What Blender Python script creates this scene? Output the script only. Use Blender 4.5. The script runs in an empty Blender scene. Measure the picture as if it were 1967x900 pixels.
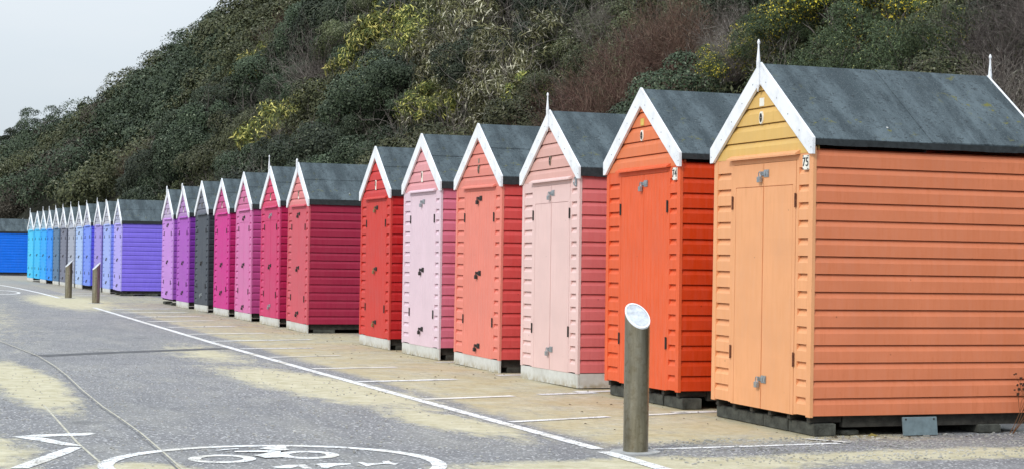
import bpy, math, random
import numpy as np
from mathutils import Vector, Matrix
R = math.radians
random.seed(7)
rng = np.random.default_rng(7)
S = bpy.context.scene
COL = S.collection

# ---------------------------------------------------------------- helpers
class MB:
    """collects polygons and links them as one mesh object"""
    def __init__(s): s.v = []; s.f = []; s.m = []
    def poly(s, pts, m=0):
        n = len(s.v); s.v += [tuple(p) for p in pts]; s.f.append(tuple(range(n, n+len(pts)))); s.m.append(m)
    def box(s, x0, x1, y0, y1, z0, z1, m=0):
        n = len(s.v)
        s.v += [(x0,y0,z0),(x1,y0,z0),(x1,y1,z0),(x0,y1,z0),(x0,y0,z1),(x1,y0,z1),(x1,y1,z1),(x0,y1,z1)]
        for q in ((0,3,2,1),(4,5,6,7),(0,1,5,4),(1,2,6,5),(2,3,7,6),(3,0,4,7)):
            s.f.append(tuple(n+i for i in q)); s.m.append(m)
    def bbox(s, x0, x1, y0, y1, z0, z1, b=.004, m=0):
        """box with chamfered edges"""
        n = len(s.v)
        for z, k in ((z0, b), (z0+b, 0), (z1-b, 0), (z1, b)):
            for (sx, sy) in ((-1,-1),(1,-1),(1,1),(-1,1)):
                X = (x0 if sx < 0 else x1); Y = (y0 if sy < 0 else y1)
                s.v.append((X-sx*(k+b*.999)*(1 if k or 1 else 0) if k else X-sx*0, Y-sy*(0 if not k else b), z))
        for k in range(3):
            for i in range(4):
                j = (i+1) % 4
                s.f.append((n+k*4+i, n+k*4+j, n+k*4+4+j, n+k*4+4+i)); s.m.append(m)
        s.f.append((n+3, n+2, n+1, n)); s.m.append(m)
        s.f.append((n+12, n+13, n+14, n+15)); s.m.append(m)
    def prism(s, pts, off, m=0):
        """closed extrusion of a planar polygon along off"""
        n = len(s.v); k = len(pts); off = Vector(off)
        s.v += [tuple(p) for p in pts] + [tuple(Vector(p)+off) for p in pts]
        s.f.append(tuple(range(n, n+k))); s.m.append(m)
        s.f.append(tuple(range(n+2*k-1, n+k-1, -1))); s.m.append(m)
        for i in range(k):
            j = (i+1) % k
            s.f.append((n+j, n+i, n+k+i, n+k+j)); s.m.append(m)
    def tube(s, pts, rad, sides=6, m=0):
        rings = []; pts = [Vector(p) for p in pts]
        for i, p in enumerate(pts):
            d = (pts[min(i+1, len(pts)-1)] - pts[max(i-1, 0)]).normalized()
            a = d.cross(Vector((0,0,1)));
            if a.length < .05: a = d.cross(Vector((1,0,0)))
            a.normalize(); b = d.cross(a)
            r = rad[i] if hasattr(rad, '__len__') else rad
            n = len(s.v)
            for k in range(sides):
                t = 2*math.pi*k/sides
                s.v.append(tuple(p + a*(r*math.cos(t)) + b*(r*math.sin(t))))
            rings.append(n)
        for q in range(len(rings)-1):
            for k in range(sides):
                j = (k+1) % sides
                s.f.append((rings[q]+k, rings[q]+j, rings[q+1]+j, rings[q+1]+k)); s.m.append(m)
        s.f.append(tuple(rings[0]+k for k in range(sides))[::-1]); s.m.append(m)
        s.f.append(tuple(rings[-1]+k for k in range(sides))); s.m.append(m)
    def build(s, name, mats, parent=None, smooth=False):
        me = bpy.data.meshes.new(name); me.from_pydata(s.v, [], s.f)
        if not isinstance(mats, (list, tuple)): mats = [mats]
        for mm in mats: me.materials.append(mm)
        me.polygons.foreach_set('material_index', s.m)
        if smooth: me.polygons.foreach_set('use_smooth', [True]*len(s.f))
        import bmesh
        bm = bmesh.new(); bm.from_mesh(me); bmesh.ops.recalc_face_normals(bm, faces=bm.faces); bm.to_mesh(me); bm.free()
        o = bpy.data.objects.new(name, me); COL.objects.link(o)
        if parent: o.parent = parent
        return o

def tag(o, label=None, cat=None, group=None, kind=None):
    if label: o['label'] = label
    if cat: o['category'] = cat
    if group: o['group'] = group
    if kind: o['kind'] = kind
    return o
def empty(name, loc, rz=0, rx=0, ry=0):
    o = bpy.data.objects.new(name, None); COL.objects.link(o)
    o.location = loc; o.rotation_euler = (rx, ry, rz); o.empty_display_size = .2
    return o

def lin(c):
    return tuple(((v/255)/12.92 if v/255 <= .04045 else ((v/255+.055)/1.055)**2.4) for v in c)

# ---------------------------------------------------------------- materials
class NT:
    def __init__(s, name):
        s.mat = bpy.data.materials.new(name); s.mat.use_nodes = True
        s.t = s.mat.node_tree; s.n = s.t.nodes; s.n.clear()
        s.out = s.n.new('ShaderNodeOutputMaterial'); s.b = s.n.new('ShaderNodeBsdfPrincipled')
        s.t.links.new(s.b.outputs[0], s.out.inputs[0])
    def new(s, typ, **kw):
        nd = s.n.new(typ)
        for k, v in kw.items(): setattr(nd, k, v)
        return nd
    def link(s, a, b): s.t.links.new(a, b)
    def set(s, sock, v):
        if hasattr(v, 'is_output') or hasattr(v, 'links'): s.link(v, sock)
        else: sock.default_value = v
    def obj(s): return s.new('ShaderNodeTexCoord').outputs['Object']
    def pos(s): return s.new('ShaderNodeNewGeometry').outputs['Position']
    def mapping(s, v, scale=(1,1,1), loc=(0,0,0), rot=(0,0,0)):
        m = s.new('ShaderNodeMapping'); s.link(v, m.inputs[0])
        m.inputs['Scale'].default_value = scale; m.inputs['Location'].default_value = loc; m.inputs['Rotation'].default_value = rot
        return m.outputs[0]
    def noise(s, v, scale, detail=3, rough=.5, dist=0, out=0):
        n = s.new('ShaderNodeTexNoise'); s.link(v, n.inputs['Vector'])
        n.inputs['Scale'].default_value = scale; n.inputs['Detail'].default_value = detail
        n.inputs['Roughness'].default_value = rough; n.inputs['Distortion'].default_value = dist
        return n.outputs[out]
    def vor(s, v, scale, out='Color'):
        n = s.new('ShaderNodeTexVoronoi'); s.link(v, n.inputs['Vector']); n.inputs['Scale'].default_value = scale
        return n.outputs[out]
    def math(s, op, a, b=0.0, c=0.0, clamp=False):
        n = s.new('ShaderNodeMath', operation=op); n.use_clamp = clamp
        for i, q in enumerate((a, b, c)): s.set(n.inputs[i], q)
        return n.outputs[0]
    def ramp(s, v, lo, hi, a=0.0, b=1.0):
        n = s.new('ShaderNodeMapRange'); s.set(n.inputs[0], v)
        for i, q in enumerate((lo, hi, a, b)): n.inputs[i+1].default_value = q
        return n.outputs[0]
    def mix(s, f, a, b, mode='MIX'):
        n = s.new('ShaderNodeMix', data_type='RGBA', blend_type=mode)
        s.set(n.inputs[0], f)
        for sock, q in ((n.inputs[6], a), (n.inputs[7], b)):
            if isinstance(q, tuple): sock.default_value = (*q[:3], 1)
            else: s.link(q, sock)
        return n.outputs[2]
    def sep(s, v):
        n = s.new('ShaderNodeSeparateXYZ'); s.link(v, n.inputs[0]); return n.outputs
    def bump(s, h, strength=.3, dist=.01):
        n = s.new('ShaderNodeBump'); s.link(h, n.inputs['Height']); n.inputs['Strength'].default_value = strength; n.inputs['Distance'].default_value = dist
        s.link(n.outputs[0], s.b.inputs['Normal'])
    def fin(s, col, rough=.6, spec=.5, metal=0):
        if isinstance(col, tuple): s.b.inputs['Base Color'].default_value = (*col[:3], 1)
        else: s.link(col, s.b.inputs['Base Color'])
        s.set(s.b.inputs['Roughness'], rough); s.b.inputs['Specular IOR Level'].default_value = spec
        s.b.inputs['Metallic'].default_value = metal
        return s.mat

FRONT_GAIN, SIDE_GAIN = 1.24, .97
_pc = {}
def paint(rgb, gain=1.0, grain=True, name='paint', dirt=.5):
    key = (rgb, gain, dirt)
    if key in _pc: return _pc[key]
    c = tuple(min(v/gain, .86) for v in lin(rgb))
    t = NT(name); o = t.obj(); w = t.new('ShaderNodeObjectInfo').outputs['Random']
    n1 = t.noise(o, 1.7, 4, .6)
    n2 = t.noise(t.mapping(o, (9, 9, 1.2)), 3, 4, .6)
    hs = t.new('ShaderNodeHueSaturation'); hs.inputs['Color'].default_value = (*c, 1)
    t.link(t.ramp(n1, .3, .7, .93, 1.06), hs.inputs['Value']); t.link(t.ramp(n2, .3, .7, .975, 1.02), hs.inputs['Saturation'])
    # weathering: faded, grimy blotches
    g = t.math('MULTIPLY', t.ramp(n2, .52, .75), t.ramp(n1, .42, .6)); g = t.math('MULTIPLY', g, dirt*.4)
    col = t.mix(g, hs.outputs[0], tuple(v*.45+.02 for v in c))
    # fine board to board difference
    z = t.math('FLOOR', t.math('MULTIPLY', t.math('SUBTRACT', t.sep(o)[2], .175), 6.818))
    wn = t.new('ShaderNodeTexWhiteNoise', noise_dimensions='2D')
    cb = t.new('ShaderNodeCombineXYZ'); t.link(z, cb.inputs[0]); t.link(w, cb.inputs[1]); t.link(cb.outputs[0], wn.inputs['Vector'])
    col = t.mix(t.ramp(wn.outputs[0], 0, 1, 0, .07), col, tuple(min(1, v*1.3+.01) for v in c))
    # knots, scuffs and splashes
    sp = t.vor(o, 7.0, 'Distance'); spm = t.ramp(sp, .03, .07, 1, 0); pk = t.ramp(t.noise(o, 2.3, 1), .50, .54)
    col = t.mix(t.math('MULTIPLY', t.math('MULTIPLY', spm, pk), .7), col, tuple(v*.3 for v in c))
    t.bump(t.noise(t.mapping(o, (30, 30, 30)), 4, 3), .12, .003)
    _pc[key] = t.fin(col, t.ramp(n1, .3, .7, .5, .72), .3); return _pc[key]

def simple(name, c, rough=.7, var=.2, scale=8, spec=.4, metal=0, bump=0, bscale=40, coords='obj'):
    t = NT(name); o = t.obj() if coords == 'obj' else t.pos()
    n = t.noise(o, scale, 5, .6)
    col = t.mix(t.ramp(n, .3, .7), tuple(v*(1-var) for v in c), tuple(min(1, v*(1+var)) for v in c))
    if bump: t.bump(t.noise(o, bscale, 3), bump, .01)
    return t.fin(col, rough, spec, metal)

M = {}
M['white'] = None
t = NT('white_gloss_paint'); o = t.obj(); n = t.noise(o, 5, 5, .65); n2 = t.noise(o, 60, 3, .6)
c = t.mix(t.ramp(n, .45, .8), (.80, .82, .86), (.58, .60, .62))
chip = t.math('MULTIPLY', t.ramp(n2, .66, .70), t.ramp(n, .5, .6))
M['white'] = t.fin(t.mix(chip, c, (.16, .15, .14)), .5, .4)
t = NT('grey_white_skirting'); o = t.obj(); n = t.noise(o, 4, 5, .65); z = t.sep(o)[2]
c = t.mix(t.ramp(n, .35, .75), (.62, .63, .61), (.45, .45, .42))
splash = t.math('MULTIPLY', t.ramp(z, .10, 0, 0, 1), t.ramp(t.noise(o, 14, 4), .35, .6))
M['skirt'] = t.fin(t.mix(splash, c, (.34, .29, .19)), .65, .3)

t = NT('roofing_felt'); o = t.obj()
n1 = t.noise(o, 38, 5, .72); n2 = t.noise(t.mapping(o, (1.6, .5, .5)), 3.0, 5, .65); n3 = t.noise(o, 14, 4, .7)
col = t.mix(t.ramp(n2, .38, .62), (.042, .058, .068), (.098, .128, .145))
col = t.mix(t.math('MULTIPLY', t.ramp(n1, .50, .60, 0, .9), t.ramp(n3, .42, .60)), col, (.018, .024, .028))
st = t.noise(t.mapping(o, (5, .25, .25)), 2.2, 4, .6)
col = t.mix(t.ramp(st, .55, .72, 0, .5), col, (.040, .058, .066))
col = t.mix(t.ramp(t.noise(o, 120, 2), .60, .70, 0, .8), col, (.16, .19, .20))
moss = t.math('MULTIPLY', t.ramp(t.noise(o, 9, 4, .7), .61, .66), t.ramp(t.noise(o, 1.3, 1), .5, .6))
col = t.mix(moss, col, (.13, .13, .035))
drop = t.math('MULTIPLY', t.ramp(t.vor(o, 2.4, 'Distance'), .02, .035, 1, 0), t.ramp(n3, .3, .5)); col = t.mix(drop, col, (.6, .6, .58))
t.bump(t.math('ADD', n1, t.math('MULTIPLY', t.noise(t.mapping(o, (1, .6, .6)), 2.2, 3), 5)), .5, .008); M['felt'] = t.fin(col, .85, .25)
M['felt_edge'] = simple('felt_edge', (.022, .027, .03), .8, .4, 20, bump=.3)
M['dark_wood'] = simple('dark_damp_wood', (.035, .033, .028), .85, .5, 12, bump=.5)
M['block'] = simple('weathered_concrete_block', (.062, .065, .056), .9, .6, 9, bump=.7, bscale=60)
M['galv'] = simple('galvanised_steel', (.38, .41, .43), .45, .25, 30, .5, .8)
M['iron'] = simple('black_iron', (.035, .03, .028), .6, .5, 30, .4, .3)
M['rust'] = simple('rusty_iron', (.14, .05, .025), .75, .5, 40, .4, .2)
M['brass'] = simple('dull_brass', (.30, .22, .10), .5, .3, 40, .5, .7)
M['plate'] = simple('enamel_plate', (.80, .78, .70), .4, .12, 20)
M['ink'] = simple('black_enamel', (.02, .02, .02), .4, .2, 20)
M['grey_panel'] = simple('grey_plastic_panel', (.15, .20, .22), .55, .2, 14)
M['vent'] = simple('vent_metal', (.25, .22, .17), .5, .4, 40, .5, .5)

# steel of the bollards
t = NT('brushed_steel_stained'); o = t.obj()
n = t.noise(t.mapping(o, (6, 6, .7)), 3, 5, .65); n2 = t.noise(o, 22, 4, .6)
col = t.mix(t.ramp(n, .3, .7), (.20, .175, .115), (.40, .37, .29))
col = t.mix(t.ramp(n2, .5, .72, 0, .6), col, (.15, .115, .06))
t.bump(t.noise(t.mapping(o, (80, 80, 6)), 3, 2), .08, .002)
M['steel'] = t.fin(col, t.ramp(n2, .3, .7, .28, .42), .5, .88)
t = NT('bright_steel_cap'); o = t.obj(); n = t.noise(o, 18, 4, .7)
M['cap'] = t.fin(t.mix(t.ramp(n, .35, .65), (.42, .44, .47), (.68, .70, .74)), .48, .5, .55)
M['rim'] = simple('bright_steel_rim', (.80, .82, .85), .4, .05, 20, .5, .4)

# foliage
def leaf_mat(name, a, b, hi=None, hip=.9, rough=.6, spec=.22, objvar=.35, trans=.0):
    t = NT(name); g = t.new('ShaderNodeNewGeometry'); r = g.outputs['Random Per Island']
    oi = t.new('ShaderNodeObjectInfo').outputs['Random']
    col = t.mix(r, a, b)
    if hi: col = t.mix(t.ramp(r, hip, hip+.02), col, hi)
    pn = t.noise(g.outputs['Position'], .45, 3, .6)
    hs = t.new('ShaderNodeHueSaturation'); t.link(col, hs.inputs['Color'])
    v = t.math('MULTIPLY', t.ramp(oi, 0, 1, 1-objvar, 1+objvar), t.ramp(pn, .3, .7, .75, 1.28))
    t.link(v, hs.inputs['Value']); t.link(t.ramp(oi, 0, 1, .485, .515), hs.inputs['Hue'])
    return t.fin(hs.outputs[0], rough, spec)
M['lf_dark'] = leaf_mat('evergreen_leaf', (.022, .034, .019), (.050, .068, .036), (.13, .15, .10), .95, objvar=.45)
M['lf_mid'] = leaf_mat('grey_green_leaf', (.038, .047, .021), (.088, .094, .042), (.19, .19, .13), .95, objvar=.4)
M['lf_yel'] = leaf_mat('yellow_green_leaf', (.05, .075, .025), (.20, .215, .045), (.58, .54, .16), .76, objvar=.2)
M['lf_pale'] = leaf_mat('pale_narrow_leaf', (.065, .070, .032), (.21, .20, .09), (.55, .53, .40), .82, objvar=.2)
M['lf_gorse'] = leaf_mat('gorse_leaf', (.035, .055, .020), (.075, .105, .035), (.62, .53, .05), .82, objvar=.2)
M['lf_fern'] = leaf_mat('soft_green_leaf', (.035, .055, .028), (.085, .115, .055), (.30, .32, .12), .97, objvar=.2)
M['tw_red'] = leaf_mat('red_brown_twig', (.062, .036, .029), (.150, .088, .070), (.26, .20, .15), .95, .8, .2, .25)
M['tw_grey'] = leaf_mat('grey_brown_twig', (.075, .064, .058), (.19, .165, .15), (.32, .30, .26), .93, .8, .2, .25)
M['lf_brown'] = leaf_mat('brownish_scrub_leaf', (.052, .048, .036), (.110, .100, .076), (.20, .19, .15), .95, .8, .15, .3)
M['bark'] = simple('bark', (.09, .075, .055), .9, .4, 12, bump=.5)

# ---------------------------------------------------------------- terrain functions
def dev(y):      # the promenade bends gently to the left far away
    return 0 if y < 25 else (6.8e-6*(y-25)**3 if y < 90 else 1.867+.0862*(y-90))
ZX = [-80, 112, 125, 138, 150, 160, 172, 190, 210, 230, 262, 330, 600]; ZV = [21, 20.0, 18.6, 17.2, 16.5, 15.8, 14.5, 13.9, 13.4, 12.7, 12.2, 10, 8]
def zc(y): return float(np.interp(y, ZX, ZV))
def hill(X, y):
    u = X + dev(y) - 11
    b = .55*math.sin(X*.9+y*.31)*math.sin(y*.47+1.3) + .5*math.sin(y*.19+X*.23)
    if u <= 0: return 0
    k = min(1, u/3)
    if u < 19: return zc(y)*(u/19)**.92 + b*k
    return zc(y) + (u-19)*.02 + b

# ---------------------------------------------------------------- ground
def ground_material():
    t = NT('asphalt_and_blown_sand'); p = t.pos(); xyz = t.sep(p)
    X, Yy = xyz[0], xyz[1]
    big = t.noise(p, .35, 4, .6); mid = t.noise(p, 1.6, 5, .7); fine = t.noise(p, 11, 4, .75); grit = t.noise(p, 75, 2, .7)
    # asphalt with stone chippings
    cell = t.vor(p, 64, 'Color'); cs = t.new('ShaderNodeSeparateColor'); t.link(cell, cs.inputs[0])
    asp = t.mix(t.ramp(cs.outputs[0], .1, .9), (.105, .105, .112), (.250, .249, .258))
    asp = t.mix(t.ramp(cs.outputs[1], .93, .95), asp, (.66, .66, .66))
    asp = t.mix(t.ramp(grit, .58, .70, 0, .7), asp, (.060, .061, .068))
    asp = t.mix(t.ramp(mid, .35, .7, 0, .45), asp, (.27, .27, .275))
    asp = t.mix(t.ramp(big, .45, .65, 0, .35), asp, (.14, .145, .155))
    # dust veil, wheel-worn lanes and old oil spots
    veil = t.math('MULTIPLY', t.ramp(t.noise(t.mapping(p, (1.6, .45, 1)), 1.1, 5, .7), .46, .70, 0, .38), t.ramp(grit, .62, .74, 1, .3))
    asp = t.mix(veil, asp, (.36, .35, .31))
    oil = t.math('MULTIPLY', t.ramp(t.vor(t.mapping(p, (1, .7, 1)), .9, 'Distance'), .05, .16, 1, 0), t.ramp(mid, .35, .6))
    asp = t.mix(t.math('MULTIPLY', oil, .55), asp, (.06, .062, .068))
    # blown sand
    sn = t.noise(p, 5, 5, .7)
    sand = t.mix(t.ramp(sn, .35, .65), (.40, .36, .23), (.56, .52, .38))
    brown = t.mix(t.ramp(fine, .3, .7), (.34, .275, .145), (.50, .43, .265))
    def blob(cx, cy, rx, ry, rot=0, k=1.0):
        c, s_ = math.cos(rot), math.sin(rot)
        dx = t.math('SUBTRACT', X, cx); dy = t.math('SUBTRACT', Yy, cy)
        a = t.math('DIVIDE', t.math('ADD', t.math('MULTIPLY', dx, c), t.math('MULTIPLY', dy, s_)), rx)
        b = t.math('DIVIDE', t.math('SUBTRACT', t.math('MULTIPLY', dy, c), t.math('MULTIPLY', dx, s_)), ry)
        d = t.math('ADD', t.math('MULTIPLY', a, a), t.math('MULTIPLY', b, b))
        return t.math('MULTIPLY', t.math('SUBTRACT', 1.0, t.math('SQRT', d)), k)
    def mx(*l):
        r = l[0]
        for q in l[1:]: r = t.math('MAXIMUM', r, q)
        return r
    drift = t.noise(t.mapping(p, (3.2, 1.0, 1), rot=(0, 0, .5)), 1.4, 6, .75, 1.2)
    edge = t.math('ADD', t.math('ADD', t.math('MULTIPLY', t.math('SUBTRACT', mid, .5), 1.3), t.math('MULTIPLY', t.math('SUBTRACT', drift, .5), 2.6)), t.math('MULTIPLY', t.math('SUBTRACT', fine, .5), 1.6))
    f = mx(blob(1.35, 19.3, .42, 4.2, .02, 1.3), blob(1.5, 11.5, .45, .5, 0, 1.2), blob(.62, 12.6, .42, 1.6, 0, .8),
           blob(.3, 16, .6, 2.4, 0, .6),
           blob(4.35, 18.6, .72, 3.9, .10, 1.2), blob(4.55, 14.4, .42, 1.9, .1, .9), blob(5.0, 11.0, 1.9, .55, 0, 1.1),
           blob(7.8, 11.2, 2.4, .42, 0, 1.2), blob(4.2, 24.5, .6, 3.0, 0, .5), blob(4.6, 50.0, 1.3, 9, 0, 1.1), blob(1.5, 48, 1.1, 20, 0, .5))
    m1 = t.math('ADD', f, t.math('MULTIPLY', edge, .50)); m1 = t.ramp(t.math('ADD', m1, t.math('MULTIPLY', t.math('SUBTRACT', grit, .5), .5)), .02, .42)
    # sandy strip between the long painted line and the huts
    strip = t.math('MINIMUM', t.ramp(X, 4.95, 5.35, -.6, .75), t.ramp(X, 9.2, 7.6, -1, .8))
    strip = t.math('MINIMUM', strip, t.ramp(Yy, 11.7, 12.6, -.8, .9))
    strip = t.math('SUBTRACT', strip, t.ramp(Yy, 24, 44, 0, .40))
    m2 = t.ramp(t.math('ADD', t.math('ADD', strip, t.math('MULTIPLY', edge, .62)), t.math('MULTIPLY', t.math('SUBTRACT', grit, .5), .6)), -.05, .75, 0, .93)
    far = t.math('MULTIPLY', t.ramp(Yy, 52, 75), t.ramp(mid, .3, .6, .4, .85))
    grain = t.ramp(grit, .60, .72, 1, .35)        # asphalt grit shows through the thin sand
    col = t.mix(t.math('MULTIPLY', t.math('MULTIPLY', m1, grain), .95), asp, sand)
    bs = t.mix(t.ramp(mid, .38, .62), sand, brown)
    col = t.mix(t.math('MULTIPLY', m2, t.ramp(grit, .58, .70, 1, .3)), col, bs)
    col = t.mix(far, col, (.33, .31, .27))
    t.bump(t.math('ADD', grit, t.math('MULTIPLY', fine, .9)), .6, .008)
    return t.fin(col, .88, .3)
M['ground'] = ground_material()
g = MB()
g.poly([(-900, -300, 0), (1200, -300, 0), (1200, 1500, 0), (-900, 1500, 0)])
tag(g.build('ground', M['ground']), kind='structure')

# painted markings
def mark_mat(name, c, wear=.5):
    t = NT(name); p = t.pos()
    a = t.noise(p, 9, 5, .75); b = t.noise(p, 70, 2, .7)
    w = t.ramp(t.math('ADD', a, t.math('MULTIPLY', t.math('SUBTRACT', b, .5), .8)), .66-wear*.22, .74-wear*.14)
    col = t.mix(t.ramp(b, .3, .7), tuple(v*.9 for v in c), c)
    col = t.mix(t.ramp(t.noise(p, 2.2, 3), .5, .68, 0, .5), col, (.45, .39, .26))
    col = t.mix(w, col, (.20, .19, .18))
    return t.fin(col, .7, .3)
M['line'] = mark_mat('white_road_paint', (.80, .81, .82), .66)
M['thin'] = mark_mat('worn_white_road_paint', (.80, .79, .76), .25)
M['joint'] = simple('sandy_joint', (.46, .44, .36), .9, .3, 6, coords='pos')
M['seal'] = simple('worn_seal', (.13, .13, .135), .8, .45, 5, coords='pos')
M['tar'] = simple('tar_band', (.075, .077, .082), .8, .5, 9, coords='pos')
def ribbon(mb, pts, w, z):
    pts = [Vector((a, b, 0)) for a, b in pts]
    L = []
    for i, q in enumerate(pts):
        d = (pts[min(i+1, len(pts)-1)] - pts[max(i-1, 0)]).normalized(); n = Vector((-d.y, d.x, 0))
        L.append((q+n*w/2, q-n*w/2))
    for i in range(len(L)-1):
        a, b = L[i]; c, d = L[i+1]
        mb.poly([(a.x, a.y, z), (b.x, b.y, z), (d.x, d.y, z), (c.x, c.y, z)])
def mark(pts, w, m='line', z=.004, name='painted_line'):
    b = MB(); ribbon(b, pts, w, z); return tag(b.build(name, M[m]), kind='structure')
mark([(5.02, 12.03), (4.94, 16.2), (4.85, 21), (4.78, 27.8), (4.76, 36), (4.75, 44.8)], .11)
mark([(4.99, 10.2), (5.0, 11.85)], .12)
mark([(4.66, 53.5), (4.55, 60), (4.3, 67), (3.95, 73), (2.7, 84), (.4, 98)], .13)
mark([(5.42, 11.93), (6.3, 11.97), (7.1, 12.02)], .07)
mark([(6.98, 12.35), (7.2, 12.03)], .07, z=.008)
for (x0, y0, x1, y1, w_, m_) in [(5.08,14.16,6.14,14.47,.07,'line'),(5.0,16.55,6.06,16.82,.06,'thin'),(4.95,18.97,6.2,19.21,.07,'line'),(4.95,21.2,6.1,21.40,.05,'thin'),
        (4.9,23.6,6.0,23.98,.05,'thin'),(4.9,25.75,6.05,25.92,.07,'line'),(4.85,27.96,6.62,28.5,.08,'line'),(4.85,30.4,6.3,30.8,.07,'thin'),(4.9,33.2,6.3,33.7,.09,'line'),
        (4.9,35.9,6.4,36.6,.08,'thin'),(4.95,38.4,6.5,39.0,.10,'line'),(5.0,41.0,6.6,41.6,.10,'thin'),(5.1,43.5,6.6,44.1,.10,'line'),(5.4,56.5,6.4,57.0,.1,'thin'),(5.2,59,6.4,59.6,.1,'thin'),
        (6.35,14.52,7.05,14.70,.06,'thin'),(6.4,16.95,7.1,17.1,.07,'line'),(9.15,11.95,9.9,12.0,.07,'line')]:
    mark([(x0, y0), (x1, y1)], w_*(1.5 if y0 < 16 else 2.2), m_, .005)
for yy in (14.75, 17.25, 19.8, 22.35):
    mark([(6.92, yy), (7.5, yy+.05)], .16, 'thin', .005)
# the cycle sign painted on the road, and the letter stroke further left
rb = MB(); N_ = 72; cx, cy, ro, ri = 2.46, 11.62, 1.18, 1.075
for i in range(N_):
    a0, a1 = 2*math.pi*i/N_, 2*math.pi*(i+1)/N_
    rb.poly([(cx+ro*math.cos(a0), cy+ro*math.sin(a0), .004), (cx+ro*math.cos(a1), cy+ro*math.sin(a1), .004), (cx+ri*math.cos(a1), cy+ri*math.sin(a1), .004), (cx+ri*math.cos(a0), cy+ri*math.sin(a0), .004)])
def flat(mb, pts, z=.004): mb.poly([(a, b, z) for a, b in pts])
def ringpoly(mb, cx, cy, rx, ry, k, z=.004):
    for i in range(32):
        a0, a1 = 2*math.pi*i/32, 2*math.pi*(i+1)/32
        mb.poly([(cx+rx*math.cos(a0), cy+ry*math.sin(a0), z), (cx+rx*math.cos(a1), cy+ry*math.sin(a1), z), (cx+rx*k*math.cos(a1), cy+ry*k*math.sin(a1), z), (cx+rx*k*math.cos(a0), cy+ry*k*math.sin(a0), z)])
ringpoly(rb, 2.165, 11.985, .235, .25, .62); ringpoly(rb, 2.80, 12.10, .225, .25, .58)
bk = MB()
flat(rb, [(2.415,12.12),(2.50,12.20),(2.551,12.268),(2.66,12.36),(2.60,12.10),(2.594,11.96),(2.46,11.95)], .008)
flat(rb, [(2.551,12.29),(2.319,12.334),(2.327,12.403),(2.60,12.41),(2.66,12.36)], .008)
flat(rb, [(2.56,12.44),(2.525,12.50),(2.614,12.6),(2.746,12.592),(2.72,12.43),(2.74,12.36),(2.66,12.34)], .012)
flat(rb, [(2.19,12.449),(2.26,12.524),(2.388,12.575),(2.388,12.54)], .008)
flat(rb, [(2.397,11.451),(2.52,11.541),(2.655,11.552),(2.651,11.304),(2.601,11.315),(2.585,11.449),(2.52,11.37),(2.44,11.388)])
flat(rb, [(2.719,11.538),(2.78,11.589),(2.974,11.547),(2.963,11.486),(2.838,11.433),(2.763,11.318),(2.721,11.342),(2.738,11.455)])
flat(rb, [(3.034,11.591),(3.075,11.598),(3.083,11.516),(3.2,11.515),(3.219,11.617),(3.27,11.622),(3.261,11.518),(3.292,11.455),(3.243,11.386),(3.227,11.469),(3.095,11.417),(3.039,11.351)])
tag(rb.build('painted_cycle_sign', M['line']), kind='structure')
nb = MB()
flat(nb, [(.858,13.734),(1.069,13.861),(1.292,13.882),(1.466,13.919),(1.5,13.815),(1.413,13.715),(1.278,13.7),(1.071,13.677)])
flat(nb, [(.858,13.734),(1.071,13.65),(1.198,13.3),(1.285,13.089),(1.306,12.93),(1.285,12.985),(1.168,13.065),(1.033,13.382)])
flat(nb, [(1.306,12.897),(1.179,12.539),(1.0,12.093),(.838,11.725),(.725,11.75),(.919,12.233),(1.112,12.708),(1.214,12.915)])
tag(nb.build('painted_letter', M['line']), kind='structure')
nb = MB(); ringpoly(nb, 3.25, 60.5, .7, 3.0, .86); tag(nb.build('painted_road_sign', M['line']), kind='structure')
mark([(1.42, 40), (1.56, 28.04), (1.84, 24.04), (1.875, 22), (1.87, 20.4), (1.83, 18.2), (1.82, 16.26), (1.84, 15), (1.85, 13.87), (1.83, 12.5), (1.8, 11.0)], .014, 'joint', .0035, 'ground_joint')
mark([(1.39, 40), (1.53, 28.04), (1.81, 24.04), (1.845, 22), (1.84, 20.4), (1.80, 18.2), (1.79, 16.26), (1.81, 15), (1.82, 13.87), (1.80, 12.5), (1.77, 11.0)], .016, 'seal', .002, 'joint_seal')
mark([(1.31, 16.5), (1.30, 13.21), (1.33, 11.9)], .018, 'joint', .003, 'ground_joint')
mark([(1.84, 24.15), (2.9, 24.9), (4.33, 25.7), (4.72, 25.9)], .36, 'tar', .002, 'tar_band')

# dead leaves and bits on the sand
db = MB()
for i in range(330):
    if random.random() < .45: x, y = random.gauss(7.0, .18), random.uniform(12.4, 44)
    elif random.random() < .5: x, y = random.uniform(5.2, 7.1), random.uniform(12.2, 40)
    else: x, y = random.uniform(7.1, 10), random.gauss(12.35, .10)
    s_ = random.uniform(.006, .022); a = random.uniform(0, 6.28); z = .008
    db.poly([(x+s_*math.cos(a), y+s_*math.sin(a), z), (x+s_*.5*math.cos(a+1.7), y+s_*.5*math.sin(a+1.7), z+s_*.5), (x-s_*math.cos(a), y-s_*math.sin(a), z+.002), (x-s_*.5*math.cos(a+1.7), y-s_*.5*math.sin(a+1.7), z+s_*.2)])
tag(db.build('leaf_litter', simple('dead_leaf', (.07, .05, .03), .9, .5, 3, coords='pos')), 'brown dead leaf bits scattered over the sand in front of the huts', 'leaf litter', kind='stuff')
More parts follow.
